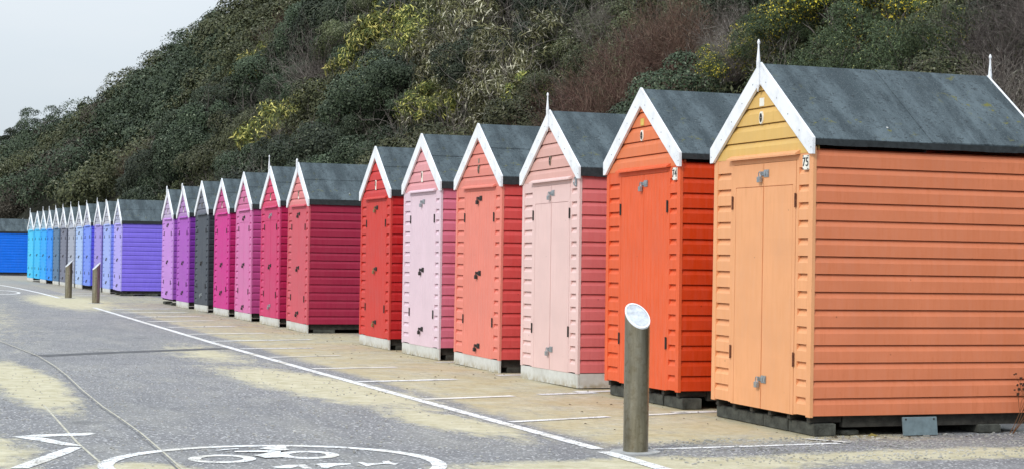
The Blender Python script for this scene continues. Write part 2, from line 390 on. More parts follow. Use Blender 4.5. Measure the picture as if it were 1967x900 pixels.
# loose grit thrown up at the edge of the asphalt
gb = MB()
for i in range(2600):
    x, y = random.uniform(5.3, 10.5), random.uniform(10.9, 12.5)
    if random.random() < .35: x, y = random.uniform(.6, 5), random.uniform(11.3, 22)
    s_ = random.uniform(.003, .009); z = .002
    gb.box(x-s_, x+s_, y-s_*.8, y+s_*.8, z, z+s_)
tag(gb.build('loose_grit', simple('grit', (.42, .41, .38), .8, .5, 2, coords='pos')), 'pale loose grit lying on the asphalt and sand', 'grit', kind='stuff')

# ---------------------------------------------------------------- beach huts
HW, D, ZF, H = .91, 2.18, .175, 2.2
RZ, SL = 3.165, .752           # ridge top of the roof, slope dz/dy
BP = 2.2/15
PROF = [(0, .026), (.092, .026), (.133, .011), (.1385, .009), (.1385, -.012), (.1455, -.012)]

def text_mesh(txt, size, mat, parent, loc, name='number'):
    cu = bpy.data.curves.new(name, 'FONT'); cu.body = txt; cu.size = size; cu.extrude = .002; cu.align_x = 'CENTER'; cu.align_y = 'CENTER'
    tmp = bpy.data.objects.new(name, cu); COL.objects.link(tmp)
    dg = bpy.context.evaluated_depsgraph_get(); me = bpy.data.meshes.new_from_object(tmp.evaluated_get(dg))
    bpy.data.objects.remove(tmp)
    me.materials.clear(); me.materials.append(mat)
    o = bpy.data.objects.new(name, me); COL.objects.link(o); o.parent = parent
    o.location = loc; o.rotation_euler = (math.pi/2, 0, -math.pi/2); return o

PROF_F = [(0, .026), (.088, .026), (.128, .002), (.139, .001), (.139, -.012), (.1455, -.012)]
def clad(mb, frame, z0, z1, span, PROF=PROF):
    """shiplap boards; frame(s, o, z) -> point, span(z) -> (s0, s1)"""
    z = z0; last = None
    while z < z1-1e-4:
        rows = [(min(z+p, z1), o) for p, o in PROF if z+p < z1+1e-6]
        if rows[-1][0] < z1 and z+BP > z1: rows.append((z1, rows[-1][1]))
        for q in rows:
            if last:
                a, b = span(last[0]); c, d = span(q[0])
                if b-a > .002 or d-c > .002:
                    mb.poly([frame(a, last[1], last[0]), frame(b, last[1], last[0]), frame(d, q[1], q[0]), frame(c, q[1], q[0])])
            last = q
        z += BP

def make_hut(i, x, y, rz, front, side, gable, label, dtype, hasps, finial=(0,0), skirt=1, skirt_side=0, number=None, extras=(), ridge_seam='h', tilt=0, door_c=None, group='painted wooden beach huts in a row'):
    root = empty('beach_hut', (x, y, 0), rz, tilt, 0)
    tag(root, label, 'beach hut', group); root.scale = (1, 1, 1 if i < 3 else random.uniform(.99, 1.008))
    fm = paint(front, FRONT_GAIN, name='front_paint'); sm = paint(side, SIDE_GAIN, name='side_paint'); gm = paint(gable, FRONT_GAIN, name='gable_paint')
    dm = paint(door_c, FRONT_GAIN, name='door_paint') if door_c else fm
    zt = ZF+H; dc = .05; dw = .575; zd = ZF+2.115
    # front wall
    b = MB(); fr = lambda s, o, z: (-o, s, z)
    for s0, s1 in ((-HW+.07, -dc-dw-.045), (-dc+dw+.045, HW-.07)):
        clad(b, fr, ZF, zt-.03, lambda z: (s0, s1), PROF_F)
    b.box(.016, .035, -HW+.03, HW-.03, ZF, zt-.03)
    b.build('front_wall', fm, root)
    b = MB()
    for s in (-1, 1):
        b.box(-.030, .0, *sorted((s*(HW-.07), s*HW)), ZF-.012, zt+.02)
    b.box(-.027, .012, -dc-dw-.045, -dc-dw-.003, ZF-.004, zd+.045); b.box(-.027, .012, -dc+dw+.003, -dc+dw+.045, ZF-.004, zd+.045)
    b.box(-.0275, .012, -dc-dw-.003, -dc+dw+.003, zd+.004, zd+.046)
    b.build('corner_trim', fm, root)
    # gable
    b = MB(); zt2 = zt-.03
    clad(b, lambda s, o, z: (-o-.003, s, z), zt2, RZ-.10, lambda z: (-max(0, min(HW-.03, (RZ-.06-z)/SL)), max(0, min(HW-.03, (RZ-.06-z)/SL))))
    b.prism([(.02, -HW+.02, zt2), (.02, HW-.02, zt2), (.02, HW-.02, zt+.02), (.02, 0, RZ-.06), (.02, -HW+.02, zt+.02)], (.02, 0, 0))
    b.build('gable', gm, root)
    # side walls and rear wall
    for s, nm in ((-1, 'side_wall'), (1, 'side_wall')):
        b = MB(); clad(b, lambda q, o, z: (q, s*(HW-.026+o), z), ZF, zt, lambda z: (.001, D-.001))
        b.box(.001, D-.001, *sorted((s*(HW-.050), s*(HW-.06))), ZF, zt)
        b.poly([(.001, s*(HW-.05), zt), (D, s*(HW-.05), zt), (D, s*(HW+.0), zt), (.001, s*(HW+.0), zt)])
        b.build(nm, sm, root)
    b = MB(); clad(b, lambda s, o, z: (D-.022+o, s, z), ZF, RZ-.10, lambda z: (-max(0, min(HW-.03, (RZ-.06-z)/SL)), max(0, min(HW-.03, (RZ-.06-z)/SL))))
    b.box(D-.045, D-.03, -HW+.05, HW-.05, ZF, zt); b.box(D, D+.012, -HW-.004, -HW+.05, ZF, zt); b.box(D, D+.012, HW-.05, HW+.004, ZF, zt)
    b.build('rear_wall', sm, root)
    # doors
    leaves = []
    for s in (-1, 1):
        b = MB(); y0, y1 = (-dc-dw+.003, -dc-.005) if s < 0 else (-dc+.005, -dc+dw-.003)
        ya, yb = y0, y1
        if dtype == 'tg':
            n = 6; w = (yb-ya)/n
            for k in range(n):
                a, c = ya+k*w, ya+(k+1)*w; z0, z1 = ZF-.012, zd
                b.prism([(.01, a, z0), (-.024, a, z0), (-.029, a+.006, z0), (-.029, c-.006, z0), (-.024, c, z0), (.01, c, z0)], (0, 0, z1-z0))
        else:
            b.box(-.020, .01, ya, yb, ZF-.012, zd)
            e = .055
            for q in ((ya, ya+e-.005, ZF-.012, zd) if s < 0 else (yb-e+.005, yb, ZF-.012, zd), (ya if s > 0 else ya+e-.005, yb if s < 0 else yb-e+.005, zd-.20, zd)):
                b.box(-.0295, -.0201, *q)
            if s < 0: b.box(-.0285, -.0202, ya+e, yb-.004, ZF-.012, zd-.206)
            else: b.box(-.0285, -.0202, ya+.004, yb-e, ZF-.012, zd-.206)
        lf = b.build('door', dm, root); leaves.append(lf)
        for zz in (ZF+.45, ZF+1.78):
            h = MB(); yh = y0-.004 if s < 0 else y1+.004
            h.box(-.036, -.029, yh-.013, yh+.013, zz-.055, zz+.055); h.tube([(-.038, yh, zz-.06), (-.038, yh, zz+.06)], .007, 6)
            h.build('hinge', M['iron'] if i != 1 else M['rust'], lf)
    # hasp and padlock
    for zz, kind in hasps:
        a = leaves[0]
        hm = M['galv'] if kind == 'g' else M['iron']
        h = MB(); yc = -dc
        h.box(-.036, -.030, yc-.10, yc-.012, zz-.032, zz+.032); h.box(-.040, -.0365, yc-.05, yc+.045, zz-.018, zz+.018)
        h.tube([(-.045, yc-.09, zz+.02), (-.045, yc-.09, zz-.02)], .006, 6)
        h.build('hasp', hm, a)
        h = MB(); yy = yc+.035
        h.tube([(-.052, yy-.016, zz-.03), (-.052, yy-.016, zz+.005), (-.052, yy, zz+.018), (-.052, yy+.016, zz+.005), (-.052, yy+.016, zz-.03)], .005, 6)
        h.bbox(-.066, -.041, yy-.026, yy+.026, zz-.078, zz-.025, .004)
        h.build('padlock', M['brass'] if kind == 'b' else (M['iron'] if kind == 'i' else M['galv']), a)
    # drip rail over the door
    b = MB(); b.prism([(-.03, -dc-dw-.06, zd+.05), (-.075, -dc-dw-.06, zd+.042), (-.075, -dc-dw-.06, zd+.058), (-.03, -dc-dw-.06, zd+.085)], (0, 2*dw+.12, 0))
    b.build('drip_rail', fm, root)
    # roof
    xr0, xr1 = -.034, D+.10; th = .028; oh = .935
    b = MB()
    for s in (-1, 1):
        ze = RZ-oh*SL
        if ridge_seam == 'h':       # upper sheet laps over the lower one
            ym = .44; zm = RZ-ym*SL
            b.prism([(xr0, 0, RZ+.006), (xr0, s*ym, zm+.008), (xr0, s*ym, zm-.01), (xr0, 0, RZ-th)], (xr1-xr0, 0, 0))
            b.prism([(xr0, s*(ym-.03), zm+.03*SL-.001), (xr0, s*oh, ze), (xr0, s*oh, ze-th), (xr0, s*(ym-.03), zm+.03*SL-th)], (xr1-xr0, 0, 0))
        else:
            xm = xr0+(xr1-xr0)*.50
            b.prism([(xr0, 0, RZ), (xr0, s*oh, ze), (xr0, s*oh, ze-th), (xr0, 0, RZ-th)], (xm-xr0, 0, 0))
            b.prism([(xm-.03, 0, RZ+.007), (xm-.03, s*(oh+.001), ze+.007), (xm-.03, s*(oh+.001), ze-.003), (xm-.03, 0, RZ-.001)], (xr1-xm+.03, 0, 0))
            b.prism([(xm, 0, RZ), (xm, s*oh, ze-.003), (xm, s*oh, ze-th), (xm, 0, RZ-th)], (xr1-xm, 0, 0))
    rf = b.build('roof', M['felt'], root)
    fl = .055 if i in (1, 2) else .10
    for s in (-1, 1):
        b = MB(); ze = RZ-oh*SL; n = 14
        for k in range(n):
            xa, xb = xr0+.004+(xr1-xr0-.01)*k/n, xr0+.004+(xr1-xr0-.01)*(k+1)/n
            b.box(xa, xb, *sorted((s*(oh-.012), s*(oh+.004))), ze-fl-random.uniform(0, .006), ze-.004+random.uniform(-.003, 0))
        b.build('eave_felt', M['felt_edge'], rf)
    # barge boards
    def barge(x0, x1, nm, wide):
        for s in (-1, 1):
            b = MB(); oo = oh+.012; za = RZ+.012; zb = RZ+.012-oo*SL
            pts = [(x0, 0, za), (x0, s*oo, zb), (x0, s*(oo-.002), zb-wide+.04), (x0, s*(oo-.06), zb-wide+.06*SL-.002), (x0, s*.0, za-wide-.01)]
            if s < 0: pts = [(p[0]-.0, p[1], p[2]) for p in pts]
            b.prism(pts, (x1-x0, 0, 0))
            if i <= 4 and x0 < 0:
                for k in range(5):      # nail heads
                    yy = s*(.12+k*.2); zz = RZ-abs(yy)*SL-wide*.5
                    b.tube([(x0-.002, yy, zz), (x0+.002, yy, zz)], .007, 6, 1)
            b.build(nm, [M['white'], M['galv']], root)
    barge(-.060, -.035, 'barge_board', .175)
    barge(D+.101, D+.122, 'rear_barge_board', .13)
    for k, on in enumerate(finial):
        if not on: continue
        xf = -.072 if k == 0 else D+.135
        b = MB(); hgt = .20 if on == 1 else on
        prof = [(-.26, .003), (-.20, .018), (-.06, .017), (.0, .019), (hgt*.55, .009), (hgt*.78, .007), (hgt*.80, .012), (hgt*.88, .014), (hgt, .004)]
        if hgt < .1: prof = [(-.2, .01), (-.06, .02), (hgt*.6, .02), (hgt, .006)]
        b.tube([(xf, 0, RZ+.01+z) for z, r in prof], [r for z, r in prof], 8)
        b.build('finial', M['white'], root)
    # oval vent and small plaque in the gable
    N = 18; zz = 2.69 if i <= 2 else 2.58; ra = .034 if i <= 2 else .024
    b = MB(); b.prism([(-.040, ra*math.cos(2*math.pi*k/N), zz+.056*math.sin(2*math.pi*k/N)) for k in range(N)], (.018, 0, 0)); v = b.build('vent', M['plate'] if i in (1, 2, 5, 6) else M['vent'], root)
    b = MB(); b.prism([(-.043, ra*.66*math.cos(2*math.pi*k/N), zz+.040*math.sin(2*math.pi*k/N)) for k in range(N)], (.002, 0, 0)); b.box(-.046, -.0435, -ra*.6, ra*.6, zz-.004, zz+.004, 1)
    b.build('vent_opening', [M['iron'], M['vent']], v)
    if i in (1, 2): b = MB(); b.bbox(-.034, -.026, -.04, .04, 2.79, 2.865, .003); pq = b.build('plaque', M['plate'] if i == 1 else simple('yellow_plaque', (.6, .42, .1)), root)
    elif i in (4,): b = MB(); b.bbox(-.034, -.024, -.02, .02, 2.66, 2.72, .003); b.build('plaque', M['vent'], root)
    elif i in (5, 6, 7, 8, 10, 12, 13): b = MB(); b.bbox(-.034, -.024, -.03, .03, 2.48, 2.58, .003); b.build('number_plate', M['plate'], root)
    if number:
        b = MB(); pz = 2.265; py = -.80
        b.bbox(-.040, -.031, py-.050, py+.050, pz-.062, pz+.062, .003); pl = b.build('number_plate', M['plate'], root)
        text_mesh(number, .105, M['ink'], pl, (-.042, py, pz))
        b = MB()
        for sy in (-1, 1):
            for sz in (-1, 1): b.tube([(-.044, py+sy*.04, pz+sz*.054), (-.039, py+sy*.04, pz+sz*.054)], .006, 6)
        b.build('screws', M['iron'], pl)
    # floor and what hides the gap under it
    b = MB()
    if not skirt:
        for k in range(6): b.box(.005, .30, -HW+.06+k*.335, -HW+.11+k*.335, ZF-.058, ZF-.012)
    for s in (-1, 0, 1): b.box(.03 if skirt else .31, D-.02, s*(HW-.08)-.03, s*(HW-.08)+.03, ZF-.10, ZF-.004)
    b.box(.03, D-.03, -HW+.06, HW-.06, ZF-.003, ZF+.02)
    b.build('floor_bearer', M['dark_wood'], root)
    if skirt:
        b = MB(); b.box(-.024, -.001, -HW+.005, HW-.005, .006, ZF-.014); b.build('skirting_board', M['skirt'], root)
    if skirt_side:
        b = MB(); b.box(.002, D, -HW+.001, -HW+.025, .006, ZF-.008); b.build('skirting_board', M['skirt'], root)
    if 'hook' in extras:
        b = MB(); b.box(-.036, -.030, -.83, -.78, 2.25, 2.37); b.tube([(-.05, -.80, 2.35), (-.06, -.80, 2.30), (-.05, -.80, 2.26), (-.035, -.80, 2.27)], .008, 6); b.build('latch', M['galv'], root)
    if 'handle' in extras:
        b = MB(); yq = -HW-.03; b.tube([(.30, -HW, 1.30), (.30, yq, 1.28), (.30, yq, 1.05), (.30, -HW, 1.03)], .010, 6); b.build('handle', M['rust'], root)
    return root

# xc, yc of each front, from the nearest hut to the farthest
AP, = ((228, 162, 108),)
HUTS = [
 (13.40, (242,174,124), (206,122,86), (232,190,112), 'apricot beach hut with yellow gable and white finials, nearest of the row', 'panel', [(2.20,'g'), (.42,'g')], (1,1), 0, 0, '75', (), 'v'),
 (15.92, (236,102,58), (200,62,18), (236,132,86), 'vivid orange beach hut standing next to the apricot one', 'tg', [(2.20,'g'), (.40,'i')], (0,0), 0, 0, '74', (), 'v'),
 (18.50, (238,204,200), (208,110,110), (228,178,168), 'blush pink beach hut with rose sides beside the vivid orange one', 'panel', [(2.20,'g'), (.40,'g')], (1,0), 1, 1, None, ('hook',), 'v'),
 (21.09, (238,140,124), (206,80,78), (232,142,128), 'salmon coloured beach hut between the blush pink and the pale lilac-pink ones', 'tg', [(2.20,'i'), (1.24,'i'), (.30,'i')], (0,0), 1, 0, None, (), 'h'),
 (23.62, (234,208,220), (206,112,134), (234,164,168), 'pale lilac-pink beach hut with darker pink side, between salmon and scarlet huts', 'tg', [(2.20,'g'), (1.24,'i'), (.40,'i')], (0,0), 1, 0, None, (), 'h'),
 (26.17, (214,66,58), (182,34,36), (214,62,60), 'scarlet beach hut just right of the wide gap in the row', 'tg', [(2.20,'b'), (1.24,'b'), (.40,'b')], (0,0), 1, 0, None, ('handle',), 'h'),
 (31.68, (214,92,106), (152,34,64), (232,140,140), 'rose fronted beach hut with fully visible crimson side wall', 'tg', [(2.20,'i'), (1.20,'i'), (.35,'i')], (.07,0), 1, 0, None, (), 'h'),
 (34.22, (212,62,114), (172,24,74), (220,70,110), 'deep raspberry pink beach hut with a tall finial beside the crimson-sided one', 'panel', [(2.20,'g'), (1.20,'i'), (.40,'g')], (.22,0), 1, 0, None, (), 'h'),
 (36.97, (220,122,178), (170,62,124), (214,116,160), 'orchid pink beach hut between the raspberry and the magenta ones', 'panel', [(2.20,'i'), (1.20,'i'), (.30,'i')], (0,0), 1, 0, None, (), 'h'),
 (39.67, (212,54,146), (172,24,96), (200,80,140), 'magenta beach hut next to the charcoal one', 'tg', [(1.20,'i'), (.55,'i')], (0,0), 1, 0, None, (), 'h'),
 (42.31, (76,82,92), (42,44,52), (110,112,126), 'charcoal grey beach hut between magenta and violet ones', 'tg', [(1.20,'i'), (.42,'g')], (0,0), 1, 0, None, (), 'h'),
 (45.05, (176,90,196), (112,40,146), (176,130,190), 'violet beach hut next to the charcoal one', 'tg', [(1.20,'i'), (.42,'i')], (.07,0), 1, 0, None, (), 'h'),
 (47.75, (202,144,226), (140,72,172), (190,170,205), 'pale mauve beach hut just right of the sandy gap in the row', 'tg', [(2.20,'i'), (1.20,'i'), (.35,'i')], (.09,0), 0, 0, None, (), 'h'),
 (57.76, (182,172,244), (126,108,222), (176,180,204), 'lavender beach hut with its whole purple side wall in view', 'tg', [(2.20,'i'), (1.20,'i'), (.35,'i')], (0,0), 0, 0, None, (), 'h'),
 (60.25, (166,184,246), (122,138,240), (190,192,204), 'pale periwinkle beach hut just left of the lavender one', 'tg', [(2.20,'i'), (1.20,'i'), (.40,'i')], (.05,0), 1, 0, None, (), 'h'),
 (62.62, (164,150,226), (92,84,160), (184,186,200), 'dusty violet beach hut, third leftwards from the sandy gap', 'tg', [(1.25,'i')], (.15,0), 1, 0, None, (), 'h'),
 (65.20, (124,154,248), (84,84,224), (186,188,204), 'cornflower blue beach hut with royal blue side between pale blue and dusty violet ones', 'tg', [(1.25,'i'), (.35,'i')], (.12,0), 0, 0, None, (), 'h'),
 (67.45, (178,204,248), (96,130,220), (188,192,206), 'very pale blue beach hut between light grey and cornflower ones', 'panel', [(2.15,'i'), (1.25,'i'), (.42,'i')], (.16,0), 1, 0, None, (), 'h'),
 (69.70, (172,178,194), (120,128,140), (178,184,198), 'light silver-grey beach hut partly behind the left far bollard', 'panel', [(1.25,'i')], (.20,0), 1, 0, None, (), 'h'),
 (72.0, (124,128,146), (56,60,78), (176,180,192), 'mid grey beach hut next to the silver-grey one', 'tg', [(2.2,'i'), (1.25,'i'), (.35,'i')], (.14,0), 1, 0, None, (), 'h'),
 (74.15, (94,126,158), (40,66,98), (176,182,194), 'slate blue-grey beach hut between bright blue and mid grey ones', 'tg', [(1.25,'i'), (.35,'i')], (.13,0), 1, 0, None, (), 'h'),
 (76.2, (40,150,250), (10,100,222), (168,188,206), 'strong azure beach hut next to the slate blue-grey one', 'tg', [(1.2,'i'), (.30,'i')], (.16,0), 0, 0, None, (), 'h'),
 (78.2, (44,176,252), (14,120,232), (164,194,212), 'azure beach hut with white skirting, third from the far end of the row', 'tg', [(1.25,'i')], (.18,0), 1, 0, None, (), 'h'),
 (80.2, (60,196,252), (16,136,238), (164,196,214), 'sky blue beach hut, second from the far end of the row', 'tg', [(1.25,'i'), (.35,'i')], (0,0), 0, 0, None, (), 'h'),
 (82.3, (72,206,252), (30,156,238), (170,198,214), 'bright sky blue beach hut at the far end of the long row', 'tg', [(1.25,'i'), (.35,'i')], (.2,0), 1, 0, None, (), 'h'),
]
def heading(y): return math.atan((dev(y+.5)-dev(y-.5)))
hut_xy = []
for i, (yc, fr, sd, gb_, lab, dt, hs, fin, sk, sks, num, ex, seam) in enumerate(HUTS, 1):
    x = 7.108-dev(yc)+random.uniform(-.015, .015)
    rz = heading(yc)+R(random.uniform(-.35, .35) if i > 2 else 0)
    hut_xy.append((x, yc))
    make_hut(i, x, yc, rz, fr, sd, gb_, lab, dt, hs, fin, sk, sks, num, ex, seam, tilt=R(random.uniform(-.45, .45) if i > 1 else .15))
BL = [(5.10, 101.3, 'strong blue beach hut seen from its side beyond the end of the long row'),
      (4.92, 103.9, 'far blue hut hidden but for its finial, first behind the strong blue one'),
      (4.74, 106.5, 'far blue hut hidden but for its finial, second behind the strong blue one'),
      (4.56, 109.1, 'far blue hut hidden but for its finial, third behind the strong blue one'),
      (4.38, 111.7, 'far blue hut hidden but for its finial, fourth behind the strong blue one'),
      (4.20, 114.3, 'far blue hut hidden but for its finial, last behind the strong blue one')]
for k, (x, y, lab) in enumerate(BL):
    make_hut(30+k, x, y+.0, R(3.8), (40,140,245), (0,112,240), (150,180,205), lab, 'tg', [(1.25,'i')], (.12, .17 if k == 0 else .14), 0, 0, None, (), 'h', group='blue beach huts of the far group')

# concrete blocks the huts rest on
def block(x, y, sx, sy, sz, label, group, rz=0):
    b = MB(); e = .008
    b.bbox(-sx/2, sx/2, -sy/2, sy/2, 0, sz, .008)
    o = b.build('concrete_block', M['block']); o.location = (x, y, 0.001); o.rotation_euler = (0, 0, rz); tag(o, label, 'concrete block', group)
gname = 'concrete blocks under the apricot hut'
x1 = 7.108
for k, yy in enumerate((12.74, 13.19, 13.64, 14.09)):
    block(x1+.15, yy, .20, .44, .108+.004*(k % 2), 'dark concrete block under the front edge of the apricot hut, ' + ('at its near corner', 'second from its near corner', 'third from its near corner', 'farthest along')[k], gname, R(random.uniform(-1, 1)))
block(x1+.42, 12.62, .16, .10, .045, 'small broken concrete block beside the near corner of the apricot hut', gname, .3)
block(x1+1.75, 12.66, .22, .30, .075, 'concrete block under the rear of the apricot hut side', gname)
for k, yy in enumerate((15.24, 15.70, 16.15, 16.6)):
    block(7.25, yy, .20, .43, .110, 'mossy concrete block under the vivid orange hut, ' + ('at its near corner', 'second from its near corner', 'third from its near corner', 'at its far corner')[k], 'concrete blocks under the vivid orange hut', R(random.uniform(-1, 1)))
# hut legs standing on the blocks
for (yb, hy) in ((13.4, 13.4), (15.92, 15.92)):
    pass
for j, (hx, hy, nm) in enumerate(((7.02, 47.75, 'pale mauve'), (6.87, 57.76, 'lavender'))):
    for k in range(3):
        block(hx+.2+.8*k, hy-.78, .4, .2, .075, 'low concrete block under the %s hut side, %s' % (nm, ('at the front', 'in the middle', 'at the rear')[k]), 'concrete blocks under the %s hut' % nm)
    block(hx+.1, hy+.5, .2, .44, .075, 'low concrete block under the %s hut front' % nm, 'concrete blocks under the %s hut' % nm)
for hy, nm in ((18.5, 'blush pink'), (21.09, 'salmon'), (23.62, 'pale lilac-pink'), (26.17, 'scarlet'), (31.68, 'crimson-sided')):
    block(7.40, hy-.74, .4, .24, .075, 'low concrete block in the dark gap under the %s hut' % nm, 'concrete blocks under the middle huts')

# grey panel leaning on the blocks of the nearest hut
b = MB(); b.bbox(0, .335, -.006, .006, 0, .155, .003)
pn = b.build('utility_panel', M['grey_panel']); pn.location = (7.93, 12.40, .006); pn.rotation_euler = (R(-8), 0, R(1))
tag(pn, 'small grey rectangular panel leaning under the apricot hut side wall', 'panel')
b = MB()
for xx in (.03, .305): b.tube([(xx, -.010, .135), (xx, -.004, .135)], .008, 8)
b.build('screw_heads', M['iron'], pn)
# painted fallen leaf
b = MB(); b.poly([(0,0,.01),(.05,.02,.03),(.10,.0,.012),(.05,-.03,.008)]); o = b.build('fallen_leaf', simple('yellow_leaf', (.22,.17,.04), .8)); o.location = (7.60, 12.42, 0); tag(o, 'yellow fallen leaf on the asphalt by the apricot hut side', 'leaf')

# dried weed growing by the nearest hut
wr = empty('dried_weed', (8.98, 12.38, 0)); tag(wr, 'dry rusty-brown weed with seed heads against the apricot side wall', 'weed')
b = MB(); sh = MB(); rnd = random.Random(3)
def twig(p, d, L, r, depth):
    pts = [p]; q = p
    for k in range(4):
        d = (d + Vector((rnd.uniform(-.12, .12), rnd.uniform(-.08, .08), rnd.uniform(-.06, .10)))).normalized(); q = q+d*L/4; pts.append(q)
        if depth and k > 0:
            for _ in range(2): twig(q, (d+Vector((rnd.uniform(-.8, .8), rnd.uniform(-.4, .4), rnd.uniform(-.1, .5)))).normalized(), L*.42, r*.6, depth-1)
    b.tube(pts, [r*(1-.18*k) for k in range(5)], 4)
    if depth == 0:
        s_ = rnd.uniform(.004, .009); sh.box(q.x-s_, q.x+s_, q.y-s_, q.y+s_, q.z-s_, q.z+s_)
for k in range(5): twig(Vector((rnd.uniform(-.03, .03), 0, 0)), Vector((.55+rnd.uniform(-.2, .25), -.06, .95)).normalized(), .42, .0035, 2)
b.build('stem', simple('dry_stem', (.13, .055, .02), .9), wr); sh.build('seed_heads', simple('seed_head', (.05, .025, .015), .9), wr)

# ---------------------------------------------------------------- bollards
def bollard(x, y, hgt, rad, az, label):
    root = empty('bollard', (x, y, 0)); tag(root, label, 'bollard', 'slant-cut steel bollards along the painted line')
    b = MB(); N = 48; tl = R(43)
    zt = lambda a, r: hgt - math.tan(tl)*r*math.cos(a-az)
    def ring(r, z): 
        n = len(b.v)
        for k in range(N):
            a = 2*math.pi*k/N; b.v.append((r*math.cos(a), r*math.sin(a), z if z is not None else zt(a, r)))
        return n
    def strip(mb, a_, c_):
        for k in range(N):
            j = (k+1) % N; mb.f.append((a_+k, a_+j, c_+j, c_+k)); mb.m.append(0)
    r0 = ring(rad, .004); r1 = ring(rad, None); strip(b, r0, r1)
    b.build('post', M['steel'], root, smooth=True)
    b = MB(); r1 = ring(rad+.0008, None); r2 = ring(rad*.90, None)
    for k in range(r1, r1+2*N): b.v[k] = (b.v[k][0], b.v[k][1], b.v[k][2]+.002)
    strip(b, r1, r2); r3 = ring(rad+.0008, None); 
    for k in range(r3, r3+N): b.v[k] = (b.v[k][0], b.v[k][1], b.v[k][2]-.010)
    strip(b, r3, r1); b.build('rim', M['rim'], root)
    b = MB(); r2 = ring(rad*.91, None)
    for k in range(r2, r2+N): b.v[k] = (b.v[k][0], b.v[k][1], b.v[k][2]-.001)
    b.f.append(tuple(range(r2, r2+N))); b.m.append(0); b.build('cap', M['cap'], root)
    b = MB(); b.tube([(0, 0, .001), (0, 0, .008)], [rad*2.0, rad*1.98], 40); b.build('base_plate', M['base'], root)
M['base'] = simple('cement_collar', (.36, .37, .37), .85, .2, 10)
bollard(5.23, 11.80, 1.02, .094, R(-88), 'stainless steel bollard with a slanted oval top, nearest, by the orange hut')
bollard(5.19, 48.5, 1.03, .105, R(190), 'right one of the two far steel bollards, in front of the purple huts')
bollard(4.92, 53.6, 1.05, .105, R(190), 'left one of the two far steel bollards, in front of the grey huts')

# ---------------------------------------------------------------- hillside
hb_x = np.concatenate([np.arange(0, 20, .8), np.arange(20, 60, 5), [90, 200, 500]]); hb_y = np.concatenate([np.arange(-20, 140, 1.6), np.arange(140, 420, 5), np.arange(420, 900, 40)])
vv = []; ff = []
for yy in hb_y:
    for u in hb_x:
        X = 11-dev(yy)+u; vv.append((X, yy, hill(X, yy)+.002-(.02 if u == 0 else 0)))
nx = len(hb_x)
for j in range(len(hb_y)-1):
    for k in range(nx-1):
        a = j*nx+k; ff.append((a, a+1, a+nx+1, a+nx))
me = bpy.data.meshes.new('hillside'); me.from_pydata(vv, [], ff)
t = NT('scrubby_earth'); p = t.pos(); n = t.noise(p, 2.5, 5, .7)
t.bump(t.noise(p, 6, 5, .7), 1, .2)
me.materials.append(t.fin(t.mix(t.ramp(n, .35, .65), (.016, .018, .012), (.038, .037, .025)), .95, .1))
o = bpy.data.objects.new('hillside', me); COL.objects.link(o); tag(o, kind='structure')

def leaves_mesh(name, C, Nrm, size, aspect, mat, droop=0.0, normal_mix=1.0):
    """C: leaf centres, Nrm: outward directions -> mesh of one quad per leaf"""
    n = len(C)
    up = Nrm*normal_mix + rng.normal(0, .38, (n, 3)); up /= np.linalg.norm(up, axis=1)[:, None]
    d = rng.normal(0, 1, (n, 3)); d[:, 2] -= droop; d -= up*(d*up).sum(1)[:, None]; d /= np.linalg.norm(d, axis=1)[:, None]+1e-9
    s = np.cross(up, d); L = (size if np.isscalar(size) else size[:, None])*rng.uniform(.6, 1.35, (n, 1)); Wd = L*aspect
    V = np.stack([C-d*L*.5, C+s*Wd*.5+up*L*.06, C+d*L*.5, C-s*Wd*.5+up*L*.06], 1).reshape(-1, 3).astype(np.float32)
    me = bpy.data.meshes.new(name)
    me.vertices.add(4*n); me.vertices.foreach_set('co', V.ravel())
    me.loops.add(4*n); me.loops.foreach_set('vertex_index', np.arange(4*n, dtype=np.int32))
    me.polygons.add(n); me.polygons.foreach_set('loop_start', np.arange(0, 4*n, 4, dtype=np.int32)); me.polygons.foreach_set('loop_total', np.full(n, 4, dtype=np.int32))
    me.materials.append(mat); me.update(calc_edges=True); return me

def crown_points(n, clumps, flat=.85, cs=.34, shell=.75, low=-.25, stray=.22):
    """leaf positions on the skins of many small domes gathered into an uneven big one"""
    c = rng.normal(0, 1, (clumps*4, 3)); c /= np.linalg.norm(c, axis=1)[:, None]; c = c[c[:, 2] > low][:clumps]
    r = rng.uniform(shell*.7, 1.0, (len(c), 1)); c = c*r; c[:, 2] *= flat
    sz = rng.uniform(.55, 1.3, len(c))*cs
    idx = rng.choice(len(c), n, p=sz**2/np.sum(sz**2))
    cn = c/np.linalg.norm(c, axis=1)[:, None]
    q = rng.normal(0, 1, (n, 3)) + cn[idx]*1.0 + np.array([0, 0, .3]); q /= np.linalg.norm(q, axis=1)[:, None]
    rr = np.where(rng.random((n, 1)) < stray, rng.uniform(.3, 1.22, (n, 1)), rng.uniform(.84, 1.05, (n, 1)))
    P = c[idx] + q*rr*sz[idx][:, None]*np.array([1, 1, .85])
    Nn = P/np.linalg.norm(P, axis=1)[:, None]*.25 + q*.9 + np.array([0, 0, .15]); Nn /= np.linalg.norm(Nn, axis=1)[:, None]
    return P, Nn

